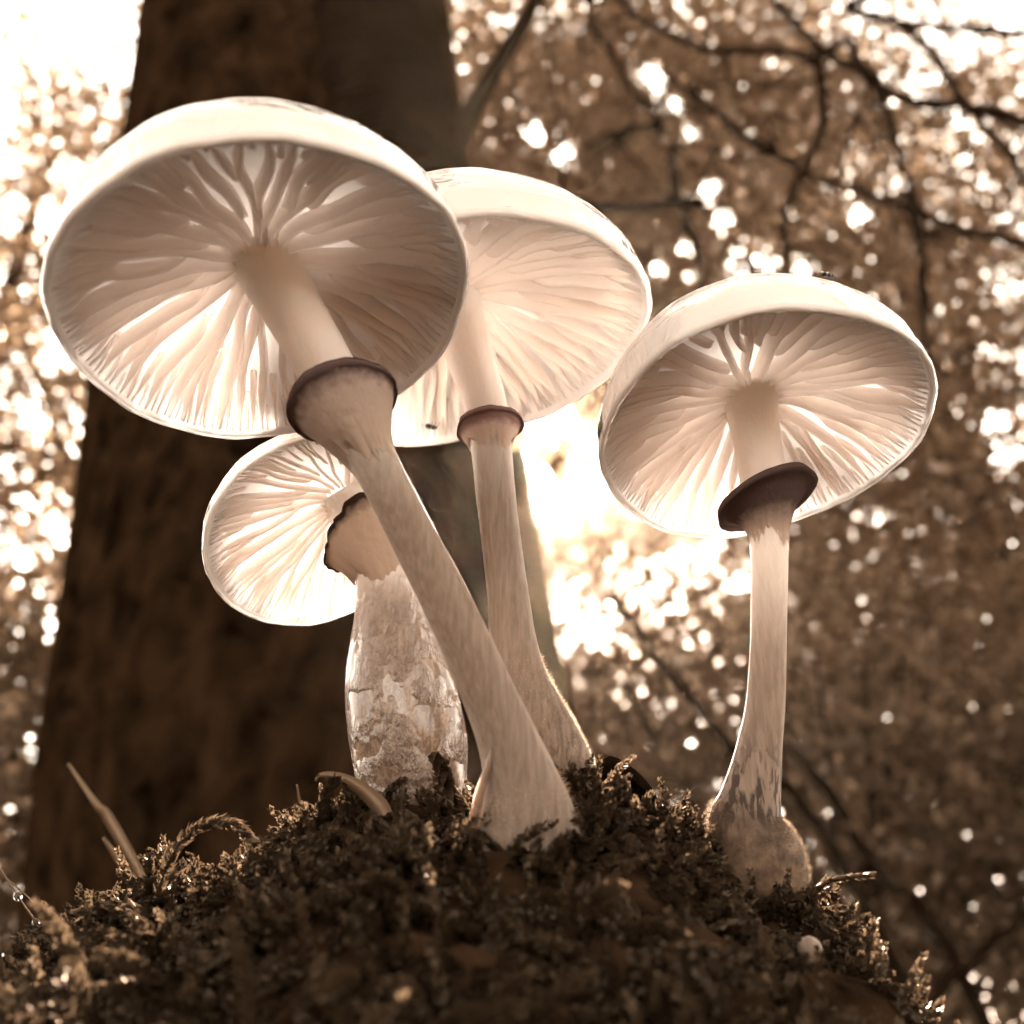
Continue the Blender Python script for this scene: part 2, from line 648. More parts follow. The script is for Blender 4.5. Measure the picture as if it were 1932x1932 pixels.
# openings in the canopy: the sun's own gap and the brighter breaks beside it
SUN_AIM = np.array([0.005, 0.165, 0.455])
GAPS = [(1050, 880, 100), (1035, 965, 30), (1100, 930, 40), (1040, 790, 45),
        (190, 40, 85), (100, 60, 60), (20, 300, 50), (70, 420, 60), (20, 520, 50), (110, 640, 36), (60, 770, 40),
        (240, 120, 40), (150, 330, 30), (1010, 255, 40), (1060, 290, 36), (1235, 150, 40), (1270, 200, 34), (1330, 360, 44), (1300, 250, 22),
        (1365, 420, 34), (1420, 500, 60), (1510, 500, 26), (1620, 410, 30), (1810, 230, 24), (1820, 300, 18), (1900, 25, 22),
        (1290, 470, 24), (1240, 510, 26), (1880, 800, 34), (1890, 860, 30), (110, 1000, 34), (40, 1060, 44), (100, 1180, 24),
        (1650, 10, 16), (1700, 560, 22), (1305, 520, 20), (1340, 1040, 30), (1280, 1050, 24), (1400, 1100, 22)]
GAPS = np.array(GAPS, float)


def keep_leaves(c, rs):
    rel = c - CAM
    dep = rel @ FWD
    u = CPX + FPX * (rel @ RGT) / np.maximum(dep, 1e-3)
    v = CPX - FPX * (rel @ UPV) / np.maximum(dep, 1e-3)
    ok = np.ones(len(c), bool)
    jit = rs.uniform(0.15, 1.15, len(c))
    for q_, (gu, gv_, gr) in enumerate(GAPS):
        jj_ = 0.72 + 0.34 * jit if q_ < 4 else jit
        ok &= ~((dep > 0) & ((u - gu) ** 2 + (v - gv_) ** 2 < (gr * jj_) ** 2))
    q = c - SUN_AIM
    along = q @ SUN
    dist = np.linalg.norm(q - along[:, None] * SUN, axis=1)
    return ok & ~((along > 0) & (dist < 0.13))


def foliage(center, radii, count, size, spray, rs, droop=0.2):
    """leaves gathered in loose sprays inside a crown volume"""
    k = max(1, count // spray)
    g = norm(rs.normal(size=(k, 3))) * (rs.uniform(0.05, 1, (k, 1)) ** 0.42)
    cc = center + g * radii
    sd = norm(rs.normal(size=(k, 3)) * (1, 1, 0.35))
    sn = norm(rs.normal(size=(k, 3)) * 0.5 + (0, 0, 1))
    c = np.repeat(cc, spray, 0)
    d0, n0 = np.repeat(sd, spray, 0), np.repeat(sn, spray, 0)
    side = np.cross(d0, n0)
    m = len(c)
    ext = size * spray ** 0.5 * 0.62
    c = c + d0 * rs.normal(0, ext, (m, 1)) + side * rs.normal(0, ext * .55, (m, 1)) + n0 * rs.normal(0, ext * .18, (m, 1))
    d = d0 * 0.7 + side * rs.normal(0, 0.8, (m, 1)) + rs.normal(0, 0.3, (m, 3)) + np.array([0, 0, -droop])
    n = n0 + rs.normal(0, 0.55, (m, 3))
    ok = keep_leaves(c, rs) & (c[:, 2] > 0.02)
    c, d, n = c[ok], d[ok], n[ok]
    m = len(c)
    ln = size * rs.uniform(0.65, 1.2, m)
    return leaf_quads(c, d, n, ln, ln * rs.uniform(0.5, 0.7, m), np.clip(rs.normal(0.5, 0.28, m), 0, 1))


def branch_mesh(name, paths, seg=7, jitter=0.0, rs=None):
    V, F, off = [], [], 0
    for pts, r0, r1 in paths:
        n = max(6, 5 * len(pts))
        c = catmull(pts, n)
        if jitter and rs is not None:
            c[1:-1] += rs.normal(0, jitter, (n - 2, 3))
        v, f, _ = loft(c, np.linspace(r0, r1, n), seg)
        V.append(v)
        F += [tuple(i + off for i in q) for q in f]
        off += len(v)
    return mesh_from(name, np.vstack(V), F)


def tree(name, label, base, lean, height, r0, crown_c, crown_r, count, size, seed, spray=26, limbs=7, group=None, bark=None, mat=None, cat='tree'):
    rs = np.random.default_rng(seed)
    base = np.array([base[0], base[1], -0.1])
    root = empty(name, base)
    tag(root, label, cat, group)
    top = base + np.array([lean[0], lean[1], height])
    mid = (base + top) / 2 + rs.normal(0, 0.04, 3)
    tpts = [base, base * .75 + mid * .25 + rs.normal(0, .02, 3), mid, mid * .4 + top * .6, top]
    c = catmull(tpts, 26)
    v, f, _ = loft(c, r0 * (1 - 0.75 * np.linspace(0, 1, 26)) + r0 * 0.5 * np.exp(-np.linspace(0, 1, 26) * 22), 14,
                   wob=lambda t, a_: 1 + 0.05 * np.sin(3 * a_ + 6 * t))
    put('trunk', mesh_from('trunk', v, f), bark or M_bark, root)
    cc, cr = np.array(crown_c, float), np.array(crown_r, float)
    for i in range(limbs):
        s = c[int(26 * (0.30 + 0.65 * i / limbs))]
        e = cc + norm(rs.normal(size=3)) * cr * rs.uniform(0.55, 0.85)
        m_ = (s + e) / 2 + np.array([0, 0, 0.12 * np.linalg.norm(e - s)]) + rs.normal(0, 0.06, 3)
        paths = [([s, m_, e], r0 * 0.30, r0 * 0.05)]
        for k in range(3):
            t_ = rs.uniform(0.35, 0.9)
            s2 = s * (1 - t_) ** 2 + m_ * 2 * t_ * (1 - t_) + e * t_ ** 2
            e2 = s2 + norm(rs.normal(size=3)) * cr.mean() * rs.uniform(0.25, 0.5)
            paths.append(([s2, (s2 + e2) / 2 + rs.normal(0, 0.05, 3), e2], r0 * 0.11, r0 * 0.03))
        put('limb', branch_mesh('limb', paths, 6, 0.01, rs), M_twig, root)
    V, F, tone = foliage(cc, cr, count, size, spray, rs)
    tag(put('crown', mesh_from('crown', V, F, False, {'tone': tone}), mat or M_leaf, root), kind='stuff')
    return root


# ------------------------------------------------------------------ the big beech on the left
TY = 2.6
edges = [(2250, -10, 1240), (2000, 25, 1190), (1750, 62, 1150), (1400, 100, 1092), (1000, 163, 1012), (600, 205, 940), (300, 245, 885), (0, 290, 838),
         (-300, 325, 800), (-800, 370, 760)]
tc_, tr_ = [], []
for v_, l_, r_ in edges:
    a_, b_ = Q(l_, v_, TY), Q(r_, v_, TY)
    tc_.append((a_ + b_) / 2)
    tr_.append(np.linalg.norm(b_ - a_) / 2)
tc_.insert(0, tc_[0] + np.array([0, 0, -0.45]))
tr_.insert(0, tr_[0] * 1.12)
tc_.append(tc_[-1] + np.array([-0.05, 0.1, 1.6]))
tr_.append(tr_[-1] * 0.8)
n_ = 70
tcs, trs = catmull(tc_, n_), catmull([[r] for r in tr_], n_)[:, 0]
tcs[:, 1] += 0.0
beech_base = np.array([tcs[0][0], tcs[0][1], 0.0])
beech = empty('beech_tree', beech_base)
tag(beech, 'thick dark beech trunk standing behind the mushroom with the largest cap', 'tree')
vv, ff, al = loft(tcs, trs, 72, wob=lambda t, a_: 1 + 0.02 * np.sin(5 * a_ + 3 * t) + 0.012 * np.sin(11 * a_ - 9 * t) + 0.01 * np.sin(23 * t + 2 * a_))
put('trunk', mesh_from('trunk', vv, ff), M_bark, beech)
# the wrinkled second stem fused to its right side, and the bare branch that leaves it
lc = [Q(800, 560, TY - 0.30), Q(775, 400, TY - 0.42), Q(745, 250, TY - 0.46), Q(718, 100, TY - 0.46), Q(705, -60, TY - 0.42), Q(690, -400, TY - 0.33)]
lr = [0.05, 0.13, 0.155, 0.158, 0.152, 0.14]
lcs, lrs = catmull(lc, 60), catmull([[r] for r in lr], 60)[:, 0]
vv, ff, al = loft(lcs, lrs, 48, wob=lambda t, a_: 1 + 0.055 * np.sin(46 * t + 1.3 * np.sin(2 * a_)) + 0.04 * np.sin(3 * a_ + 8 * t) + 0.02 * np.sin(97 * t + 3 * np.sin(a_ * 2)))
limb = put('fused_limb', mesh_from('fused_limb', vv, ff), M_limb, beech)
limb['label'] = 'darker fused limb with cross wrinkles'
br = [Q(770, 320, TY - 0.38), Q(845, 272, TY - 0.40), Q(880, 225, TY - 0.40), Q(935, 130, TY - 0.40), Q(1000, 20, TY - 0.40), Q(1070, -110, TY - 0.40), Q(1100, -260, TY - 0.4)]
bc, brr = catmull(br, 40), catmull([[r] for r in (0.06, 0.052, 0.030, 0.024, 0.022, 0.018, 0.01)], 40)[:, 0]
vv, ff, al = loft(bc, brr, 16, wob=lambda t, a_: 1 + 0.06 * np.sin(20 * t + a_))
put('branch', mesh_from('branch', vv, ff), M_twig, beech)
rs = np.random.default_rng(5)
V, F, tone = foliage(np.array([-0.6, 3.4, 6.2]), np.array([3.0, 2.6, 1.6]), 5000, 0.09, 30, rs)
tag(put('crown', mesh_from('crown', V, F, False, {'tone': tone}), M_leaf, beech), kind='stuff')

# ------------------------------------------------------------------ the spindly tree with crooked bare branches, upper right
KY = 3.2
spind = empty('crooked_tree', (3.0, KY, 0.0))
tag(spind, 'tree with crooked dark branches spread above the right hand mushroom cap', 'tree')
sp_tr = [np.array([3.0, KY, -0.1]), np.array([2.98, KY, 1.2]), np.array([2.9, KY, 2.4]), np.array([2.8, KY, 3.6]), np.array([2.7, KY, 4.8])]
v, f, _ = loft(catmull(sp_tr, 30), np.linspace(0.13, 0.05, 30), 14)
put('trunk', mesh_from('trunk', v, f), M_bark, spind)


def z7(pts):
    return [(789 + .5915 * x, .5915 * y) for x, y in pts]


BR = [([(2750, -420), (2300, -160), (1410, 0), (1530, 70), (1640, 160), (1700, 260), (1780, 370), (1860, 460), (1960, 620), (2050, 760)], 0.016, 0.009),
      ([(2900, 300), (2400, 200), (1932, 110), (1700, 95), (1530, 70)], 0.014, 0.010),
      ([(1980, 400), (1740, 335), (1640, 335), (1530, 310), (1440, 240), (1300, 170), (1240, 110), (1140, 0), (1060, -80)], 0.015, 0.012),
      ([(1300, 170), (1270, 190), (1290, 270), (1285, 420), (1240, 530), (1190, 620), (1170, 720), (1180, 900), (1170, 1000)], 0.015, 0.009),
      ([(1270, 190), (1130, 163), (1000, 160), (900, 150), (700, 50), (600, -40)], 0.013, 0.008),
      ([(1210, 530), (1080, 460), (1000, 400), (860, 290), (780, 230)], 0.012, 0.007),
      ([(1300, 170), (1370, 130), (1400, 190), (1470, 290), (1510, 400), (1540, 500), (1565, 600), (1570, 680)], 0.013, 0.010),
      ([(2300, 900), (1932, 780), (1700, 720), (1580, 670), (1540, 660), (1400, 610), (1270, 570), (1200, 545)], 0.013, 0.007),
      ([(1570, 680), (1605, 780), (1610, 1000), (1640, 1200)], 0.012, 0.007),
      ([(600, 150), (680, 280), (780, 400), (820, 560), (850, 700), (890, 800), (900, 930)], 0.007, 0.012),
      ([(900, 645), (870, 650), (720, 658), (580, 662), (480, 650)], 0.014, 0.017),
      ([(780, 400), (680, 410), (540, 460)], 0.010, 0.006),
      ([(2300, 300), (1932, 380), (1740, 335)], 0.013, 0.009),
      ([(600, 150), (560, 90), (540, 0), (520, -120)], 0.008, 0.010)]
rs = np.random.default_rng(31)
for k, (pp, r0, r1) in enumerate(BR):
    pts = [Q(u, v, KY + 0.12 * math.sin(k * 2.1 + j * 0.6)) for j, (u, v) in enumerate(z7(pp))]
    cl_ = catmull(pts, 40)
    paths_ = [(pts, r0 * 1.4, r1 * 1.4)]
    for q in range(6):
        j_ = int(rs.integers(4, 36))
        t_ = norm(cl_[j_ + 1] - cl_[j_ - 1])
        d_ = norm(t_ * 0.5 + rs.normal(0, 0.7, 3) * (1, .5, 1) + np.array([0, 0, -.25]))
        l_ = rs.uniform(0.15, 0.45)
        m_ = cl_[j_] + d_ * l_ * .5 + rs.normal(0, .02, 3)
        paths_.append(([cl_[j_], m_, cl_[j_] + d_ * l_ + np.array([0, 0, -.05])], 0.0075, 0.003))
    put('branch', branch_mesh('branch', paths_, 7, 0.004, rs), M_twig, spind)
V, F, tone = foliage(np.array([1.3, 3.9, 3.4]), np.array([1.7, 0.6, 1.6]), 9000, 0.055, 24, rs)
tag(put('crown', mesh_from('crown', V, F, False, {'tone': tone}), M_leaf, spind), kind='stuff')

# added thin twig, its leaves put behind the cap to shade the upright mushroom
aim2 = np.array([-0.004, 0.176, 0.512])
hang = empty('shade_twig', Q(1010, -260, 1.45))
tag(hang, 'added leafy twig hanging behind the upright mushroom cap to shade it', 'twig')
hp = [Q(1010, -260, 1.45), Q(1030, 60, 1.42), Q(1062, 330, 1.36), aim2 + SUN * 1.28 + np.array([0.012, 0, 0.02]), aim2 + SUN * 1.26 + np.array([-0.02, 0, -0.02])]
put('stalk', branch_mesh('stalk', [(hp, 0.0032, 0.0012)], 8, 0.002, np.random.default_rng(3)), M_twig, hang)
LV = np.array([(0, 0, 0), (.28, .2, .02), (.24, .52, .05), (.1, .82, .02), (0, 1, -.03), (-.1, .82, .02), (-.24, .52, .05), (-.28, .2, .02), (0, .5, -.02)])
LF = [(0, 1, 2, 8), (8, 2, 3, 4), (8, 4, 5, 6), (0, 8, 6, 7)]
for k, (ox, oz, rot, sz) in enumerate([(0.026, 0.030, 3.6, .060), (-0.022, 0.018, 2.5, .056), (0.008, 0.004, 3.1, .058), (0.034, -0.002, 2.2, .046), (-0.034, 0.040, 3.9, .05)]):
    p0 = aim2 + SUN * (1.27 + 0.02 * k) + np.array([ox, 0, oz])
    e_up = norm(np.array([math.sin(rot), 0.25 * math.sin(k), math.cos(rot)]))
    e_n = norm(-SUN + np.array([0.2 * math.cos(k * 2), 0, 0.25 * math.sin(k * 3)]))
    e_s = norm(np.cross(e_up, e_n))
    V = p0 + (LV[:, :1] * e_s + LV[:, 1:2] * e_up + LV[:, 2:] * np.cross(e_s, e_up)) * sz
    put('leaf', mesh_from('leaf', V, LF, True, {'tone': np.full(9, .6)}), M_leaf, hang)

# ------------------------------------------------------------------ woodland behind
WG = 'leafy trees of the woodland behind'
tree('woodland_tree', 'leafy brown tree filling the background beyond the crooked branches', (3.3, 6.4), (-0.5, 0.2), 6.0, 0.16, (1.9, 6.2, 4.7), (2.7, 1.1, 4.0), 92000, 0.062, 101, group=WG)
tree('woodland_tree', 'leafy tree glinting between the centre and right mushroom caps', (2.75, 8.0), (-0.6, 0.1), 7.0, 0.18, (1.4, 7.8, 5.4), (3.2, 1.1, 4.6), 88000, 0.068, 102, group=WG)
tree('woodland_tree', 'leafy tree whose trunk hides behind the thick beech', (-0.9, 7.2), (0.2, 0.1), 7.0, 0.16, (-0.3, 7.2, 6.0), (2.2, 1.2, 3.2), 34000, 0.095, 103, group=WG)
tree('woodland_tree', 'sparse sunlit tree left of the thick beech trunk', (-3.6, 6.0), (0.3, 0.0), 6.0, 0.15, (-2.4, 5.8, 3.8), (1.7, 1.0, 4.0), 36000, 0.08, 104, group=WG)
tree('woodland_tree', 'small leafy tree low behind the right mushroom', (4.6, 7.0), (-0.3, 0.0), 5.0, 0.14, (3.4, 6.8, 2.2), (2.0, 1.4, 2.2), 26000, 0.075, 105, group=WG)

SG = 'undergrowth shrubs behind the mound'


def shrub(label, x, y, rx, ry, h, count, size, seed):
    rs_ = np.random.default_rng(seed)
    root = empty('shrub', (x, y, 0.0))
    tag(root, label, 'shrub', SG)
    base = np.array([x, y, -0.05])
    for k in range(9):
        e = base + np.array([rs_.uniform(-rx, rx) * .8, rs_.uniform(-ry, ry) * .7, h * rs_.uniform(0.6, 0.98)])
        m_ = (base + e) / 2 + np.array([0, 0, 0.15 * h]) + rs_.normal(0, 0.05, 3)
        put('stem', branch_mesh('stem', [([base + rs_.normal(0, .03, 3) * (1, 1, 0), m_, e], 0.016, 0.005)], 6, 0.005, rs_), M_twig, root)
    V, F, tone = foliage(np.array([x, y, h * 0.46]), np.array([rx, ry, h * 0.54]), count, size, 18, rs_, droop=0.35)
    tag(put('foliage', mesh_from('foliage', V, F, False, {'tone': tone}), M_shrub, root), kind='stuff')


shrub('dense brown shrub behind the right mushroom stem', 0.95, 3.6, 0.85, 0.6, 1.95, 15000, 0.045, 201)
shrub('dense brown shrub at the right beyond the mossy twig', 2.0, 3.4, 0.8, 0.6, 1.9, 15000, 0.045, 202)
shrub('tall leafy shrub further behind the right mushroom', 1.6, 4.8, 1.3, 0.6, 2.6, 20000, 0.055, 203)
shrub('shrub between the beech trunk and the right mushroom', 0.15, 4.6, 0.7, 0.6, 2.0, 26000, 0.05, 204)
shrub('pale sunlit shrub left of the beech trunk', -1.75, 3.9, 0.6, 0.5, 2.0, 14000, 0.05, 205)
for lab_, pts_, r_ in (('dark bare branch leaning before the shrubs between the two right hand stems', [Q(1150, 1120, 2.7), Q(1270, 1280, 2.68), Q(1400, 1430, 2.66), Q(1560, 1580, 2.62), Q(1900, 2250, 2.5)], 0.013),
                       ('dark bare branch leaning before the shrubs right of the felted bulb', [Q(1480, 1400, 3.0), Q(1570, 1500, 2.98), Q(1640, 1620, 2.96), Q(1790, 1790, 2.9), Q(2000, 2260, 2.8)], 0.016),
                       ('dark bare branch slanting out of the frame low behind the mossy slope', [Q(1990, 1690, 2.5), Q(1860, 1790, 2.5), Q(1760, 1900, 2.5), Q(1640, 2260, 2.45)], 0.014)):
    o_ = put('leaning_branch', branch_mesh('leaning_branch', [(pts_[::-1], r_ * 1.3, r_ * .7)], 9, 0.004, np.random.default_rng(9)), M_twig, None, tuple(pts_[-1]))
    tag(o_, lab_, 'branch', 'bare branches leaning in the undergrowth')
shrub('low shrub beside the left foot of the beech', -2.3, 3.2, 0.7, 0.5, 1.2, 12000, 0.045, 206)

# ------------------------------------------------------------------ the mushrooms
def cap_profile(D, H):
    """radial profiles in units of the rim radius: gill edge, flesh underside, top skin"""
    zE = lambda r: D * (1 - r ** 1.7) + 0.012
    zT = lambda r: 0.05 + (H - 0.05) * np.maximum(1 - r ** 2.2, 0) ** 0.5
    sm = lambda x: np.clip(x, 0, 1) ** 2 * (3 - 2 * np.clip(x, 0, 1))
    zF = lambda r: zE(r) + 0.006 + np.clip(zT(r) - 0.12 - zE(r), 0.02, 0.10) * sm((0.98 - r) / 0.20)
    return zE, zF, zT


def mushroom(name, label, cap_px, d, R, n_cam, D, H, path, d_base, stem_mat, ring, seed, apex_off=(0, 0), counts=(21, 21, 42, 84),
             gill_w=1.2, group=None, rim_wob=0.026):
    rs = np.random.default_rng(seed)
    C = P(cap_px[0], cap_px[1], d)
    n = norm(world_dir(np.array(n_cam)))
    ex = norm(np.cross(np.array([0, 1.0, 0]), n))
    ey = np.cross(n, ex)
    B = np.stack([ex, ey, n])                    # rows: local axes
    path = np.array(path, float)
    L = np.concatenate([[0], np.cumsum(np.linalg.norm(np.diff(path[:, :2], axis=0), axis=1))])
    L /= L[-1]
    zE, zF, zT = cap_profile(D, H)
    # stem top sits inside the flesh
    ax, ay = apex_off
    top = C + (np.array([ax, ay, zF(0.0) + 0.03]) * R) @ B
    rel = top - CAM
    d_top = rel @ FWD
    u_top, v_top = CPX + FPX * (rel @ RGT) / d_top, CPX - FPX * (rel @ UPV) / d_top
    ease = L * L * (3 - 2 * L)
    dep = d_top + (d_base - d_top) * ease
    shift = np.array([u_top, v_top]) - path[0, :2]
    fade = np.clip(1 - L / 0.22, 0, 1)[:, None]
    uv = path[:, :2] + shift * fade ** 1.5
    c = np.array([P(uv[i, 0], uv[i, 1], dep[i]) for i in range(len(path))])
    rad = path[:, 2] * 0.5 / FPX * dep
    root = empty(name, c[-1])
    tag(root, label, 'mushroom', group)

    # cap: closed shell, top skin, rounded margin, underside of the flesh
    seg = 120
    rt = np.sin(np.linspace(0, np.pi / 2, 30)) * 0.985
    prof = [(r, float(zT(r))) for r in rt]
    prof += [(0.996, 0.060), (1.004, 0.044), (1.006, 0.028), (1.001, 0.012), (0.988, 0.002), (0.972, 0.004)]
    prof += [(r, float(zF(r))) for r in np.linspace(0.955, 0.02, 26)]
    ang = np.linspace(0, 2 * np.pi, seg, endpoint=False)
    ph = rs.uniform(0, 6.28, 6)
    wob = lambda a_: 1 + rim_wob * (0.6 * np.sin(2 * a_ + ph[0]) + 0.35 * np.sin(3 * a_ + ph[1]) + 0.2 * np.sin(5 * a_ + ph[2]) + 0.10 * np.sin(13 * a_ + ph[3]) + 0.07 * np.sin(29 * a_ + ph[4]))
    wz = lambda a_, r: rim_wob * r ** 3 * (0.7 * np.sin(2 * a_ + ph[3]) + 0.45 * np.sin(4 * a_ + ph[4]) + 0.18 * np.sin(9 * a_ + ph[5]))

    def loc(r, a_, z):
        """local cap point; the hub drifts to the apex offset towards the centre"""
        k = np.clip(1 - r, 0, 1) ** 1.0
        w = 1 + (wob(a_) - 1) * r
        return np.stack([r * w * np.cos(a_) + ax * k, r * w * np.sin(a_) + ay * k, z + wz(a_, r)], -1) * R

    V, F = [], []
    for r, z in prof:
        V.append(loc(np.full(seg, r), ang, np.full(seg, z)))
    V = np.vstack(V)
    m = len(prof)
    for k in range(m - 1):
        for j in range(seg):
            a_, b_ = k * seg + j, k * seg + (j + 1) % seg
            F.append((b_, a_, a_ + seg, b_ + seg))
    F[0:seg] = []
    F.insert(0, tuple(range(seg, 2 * seg)))
    F.append(tuple(range(m * seg - 1, (m - 1) * seg - 1, -1)))
    pr = np.repeat([p[0] for p in prof], seg)
    pol = np.stack([pr * 16 + seed, np.tile(np.cos(ang), m) * 2.6, np.tile(np.sin(ang), m) * 2.6], -1)
    me_ = mesh_from('cap', C + V @ B, F, True, {'polar': pol})
    me_.materials.append(M_cap)
    me_.materials.append(M_under)
    k_under = 1 + (30 + 5 - 1) * seg               # faces past the rounded margin: the pale flesh between the gills
    idx = np.zeros(len(me_.polygons), np.int32)
    idx[k_under:] = 1
    me_.polygons.foreach_set('material_index', idx)
    cap = put('cap', me_, None, root)

    # gills, each one its own blade under the flesh
    r_st = rad[1] / R * 0.6
    gl = []
    n1 = counts[0]
    base_a = np.arange(n1) * 2 * np.pi / n1 + rs.normal(0, 0.035, n1)
    for a_ in base_a:
        gl.append((a_, r_st, 1.0))
    step = 2 * np.pi / n1
    for a_ in base_a[:counts[1]]:
        gl.append((a_ + step * rs.uniform(.42, .58), rs.uniform(0.24, 0.46), 0.9))
    q = np.sort([g[0] % (2 * np.pi) for g in gl])
    q2 = np.append(q, q[0] + 2 * np.pi)
    mids = (q2[1:] + q2[:-1]) / 2
    for a_ in mids[:counts[2]]:
        gl.append((a_ + rs.normal(0, 0.008), rs.uniform(0.52, 0.80), 0.7))
    q = np.sort([g[0] % (2 * np.pi) for g in gl])
    q2 = np.append(q, q[0] + 2 * np.pi)
    mids = (q2[1:] + q2[:-1]) / 2
    for a_ in mids[:counts[3]]:
        gl.append((a_ + rs.normal(0, 0.004), rs.uniform(0.80, 0.91), 0.45))
    for a0, r_in, wt in gl:
        kseg = 18 if r_in < 0.5 else (10 if r_in < 0.78 else 6)
        s = np.linspace(0, 1, kseg)
        r = r_in + (0.962 - r_in) * s
        f1, f2, p1, p2 = rs.uniform(4, 8), rs.uniform(10, 17), rs.uniform(0, 6.28), rs.uniform(0, 6.28)
        lat = (0.022 * np.sin(f1 * r + p1) + 0.007 * np.sin(f2 * r + p2)) * np.clip((1 - r) * 3.0, 0, 1) * np.clip((r - r_st) * 6, 0, 1)
        lean_ = rs.normal(0, 0.25)
        zt, zb = zF(r) - 0.004, np.minimum(zE(r), zF(r) - 0.008)
        if wt < 1:
            k = np.clip(s * (0.96 - r_in) / 0.10, 0, 1)
            zb = zF(r) + (zb - zF(r)) * np.sqrt(k)
            if wt < 0.8:
                zb = zF(r) + (zb - zF(r)) * (0.55 + 0.45 * wt)
        wb = 0.012 * wt ** 0.6 * gill_w * np.clip((1.0 - r) * 5, 0.25, 1)
        hw = 0.020 * wt ** 0.6 * gill_w * np.clip((1.0 - r) * 5, 0.25, 1)
        rows = []
        zmid = zt * 0.45 + zb * 0.55
        for sg, ww, zz, ln_ in ((-1, hw, zt, 0), (-1, (hw + wb) / 2, zmid, .4), (-1, wb * .8, zb + 0.012, 1), (0, wb * 0, zb, 1), (1, wb * .8, zb + 0.012, 1), (1, (hw + wb) / 2, zmid, .4), (1, hw, zt, 0)):
            off = lat + sg * ww + lean_ * ln_ * 0.03
            rows.append(loc(r, a0 + off / np.maximum(r, 0.12), zz))
        rows = np.stack(rows, 1)
        V = C + rows.reshape(-1, 3) @ B
        w7 = 7
        F = [(k * w7 + j, k * w7 + j + 1, (k + 1) * w7 + j + 1, (k + 1) * w7 + j) for k in range(kseg - 1) for j in range(w7 - 1)]
        F += [((k + 1) * w7, (k + 1) * w7 + w7 - 1, k * w7 + w7 - 1, k * w7) for k in range(kseg - 1)]
        F += [tuple(range(w7 - 1, -1, -1)), tuple(range((kseg - 1) * w7, kseg * w7))]
        put('gill', mesh_from('gill', V, F, True, {'tone': np.full(len(V), rs.uniform(0, 1))}), M_gill, cap)

    # stem
    ns_ = 90
    cs = catmull(np.hstack([c, rad[:, None]]), ns_)
    sv, sf, al = loft(cs[:, :3], np.maximum(cs[:, 3], 1e-4), 40,
                      wob=lambda t, a_: 1 + 0.015 * np.sin(3 * a_ + 5 * t) + 0.01 * np.sin(7 * a_ - 11 * t) + 0.025 * np.clip((t - .8) * 5, 0, 1) * np.sin(5 * a_ + 12 * t))
    stem = put('stem', mesh_from('stem', sv, sf, True, {'along': 1 - al}), stem_mat, root)

    # ring: a torn membrane that flares upwards
    if ring:
        rim_c, low = P(ring['rim'][0], ring['rim'][1], ring['d']), ring['low']
        k_low = int(np.argmin(np.abs(np.array([CPX - FPX * ((x - CAM) @ UPV) / ((x - CAM) @ FWD) for x in cs[:, :3]]) - low)))
        k_rim = int(np.argmin(np.linalg.norm(cs[:, :3] - rim_c, axis=1)))
        cl, rl = cs[k_low, :3], cs[k_low, 3]
        rim_c = cs[k_rim, :3] + RGT * 0
        nl = norm(cs[max(k_low - 2, 0), :3] - cs[k_low, :3])
        nr_ = norm(world_dir(np.array(ring['n'])))
        Rr = ring['r'] / FPX * ring['d']
        T = 16
        sg = 72
        an = np.linspace(0, 2 * np.pi, sg, endpoint=False)
        tear = 1 + ring.get('tear', 0.05) * (np.sin(3 * an + ph[0]) * .5 + np.sin(7 * an + ph[1]) * .3 + np.sin(17 * an + ph[2]) * .12 + rs.normal(0, 0.10, sg))
        rows, at = [], []
        rs_foot = np.sin(2 * an + ph[3]) + 0.7 * np.sin(5 * an + ph[4]) + 0.5 * rs.normal(0, 1, sg)
        for layer in (0, 1):
            seq = np.linspace(0, 1, T) if layer == 0 else np.linspace(1, 0.12, T)
            for t in seq:
                cen = cl + (rim_c - cl) * t
                nn = norm(nl * (1 - t) + nr_ * t)
                e1 = norm(np.cross(np.array([0, 1.0, 0.2]), nn))
                e2 = np.cross(nn, e1)
                rr = rl * 1.02 + (Rr - rl) * t ** ring.get('flare', 1.3)
                ragged = 1 + (tear - 1) * t ** 3
                foot = (rs_foot * 0.0011 * (1 - t) ** 4)[:, None] * nn
                rr = rr * ragged
                th = 0.00035 * layer
                roll = -0.0012 * max(0, t - 0.86) / 0.14
                rows.append(cen + foot + nn * (th * 2 + roll * (1 - layer * .4)) + (rr - th)[:, None] * (np.cos(an)[:, None] * e1 + np.sin(an)[:, None] * e2))
                at.append(np.full(sg, t))
        V = np.vstack(rows)
        F = []
        for k in range(2 * T - 1):
            for j in range(sg):
                a_, b_ = k * sg + j, k * sg + (j + 1) % sg
                if ring.get('gap') and ring['gap'][0] < an[j] < ring['gap'][1] and at[k][0] > 0.15:
                    continue
                F.append((a_, b_, b_ + sg, a_ + sg))
        put('ring', mesh_from('ring', V, F, True, {'along': np.concatenate(at)}), ring['mat'], root)
    return root, cap, stem, cs, (C, B, R, zT)


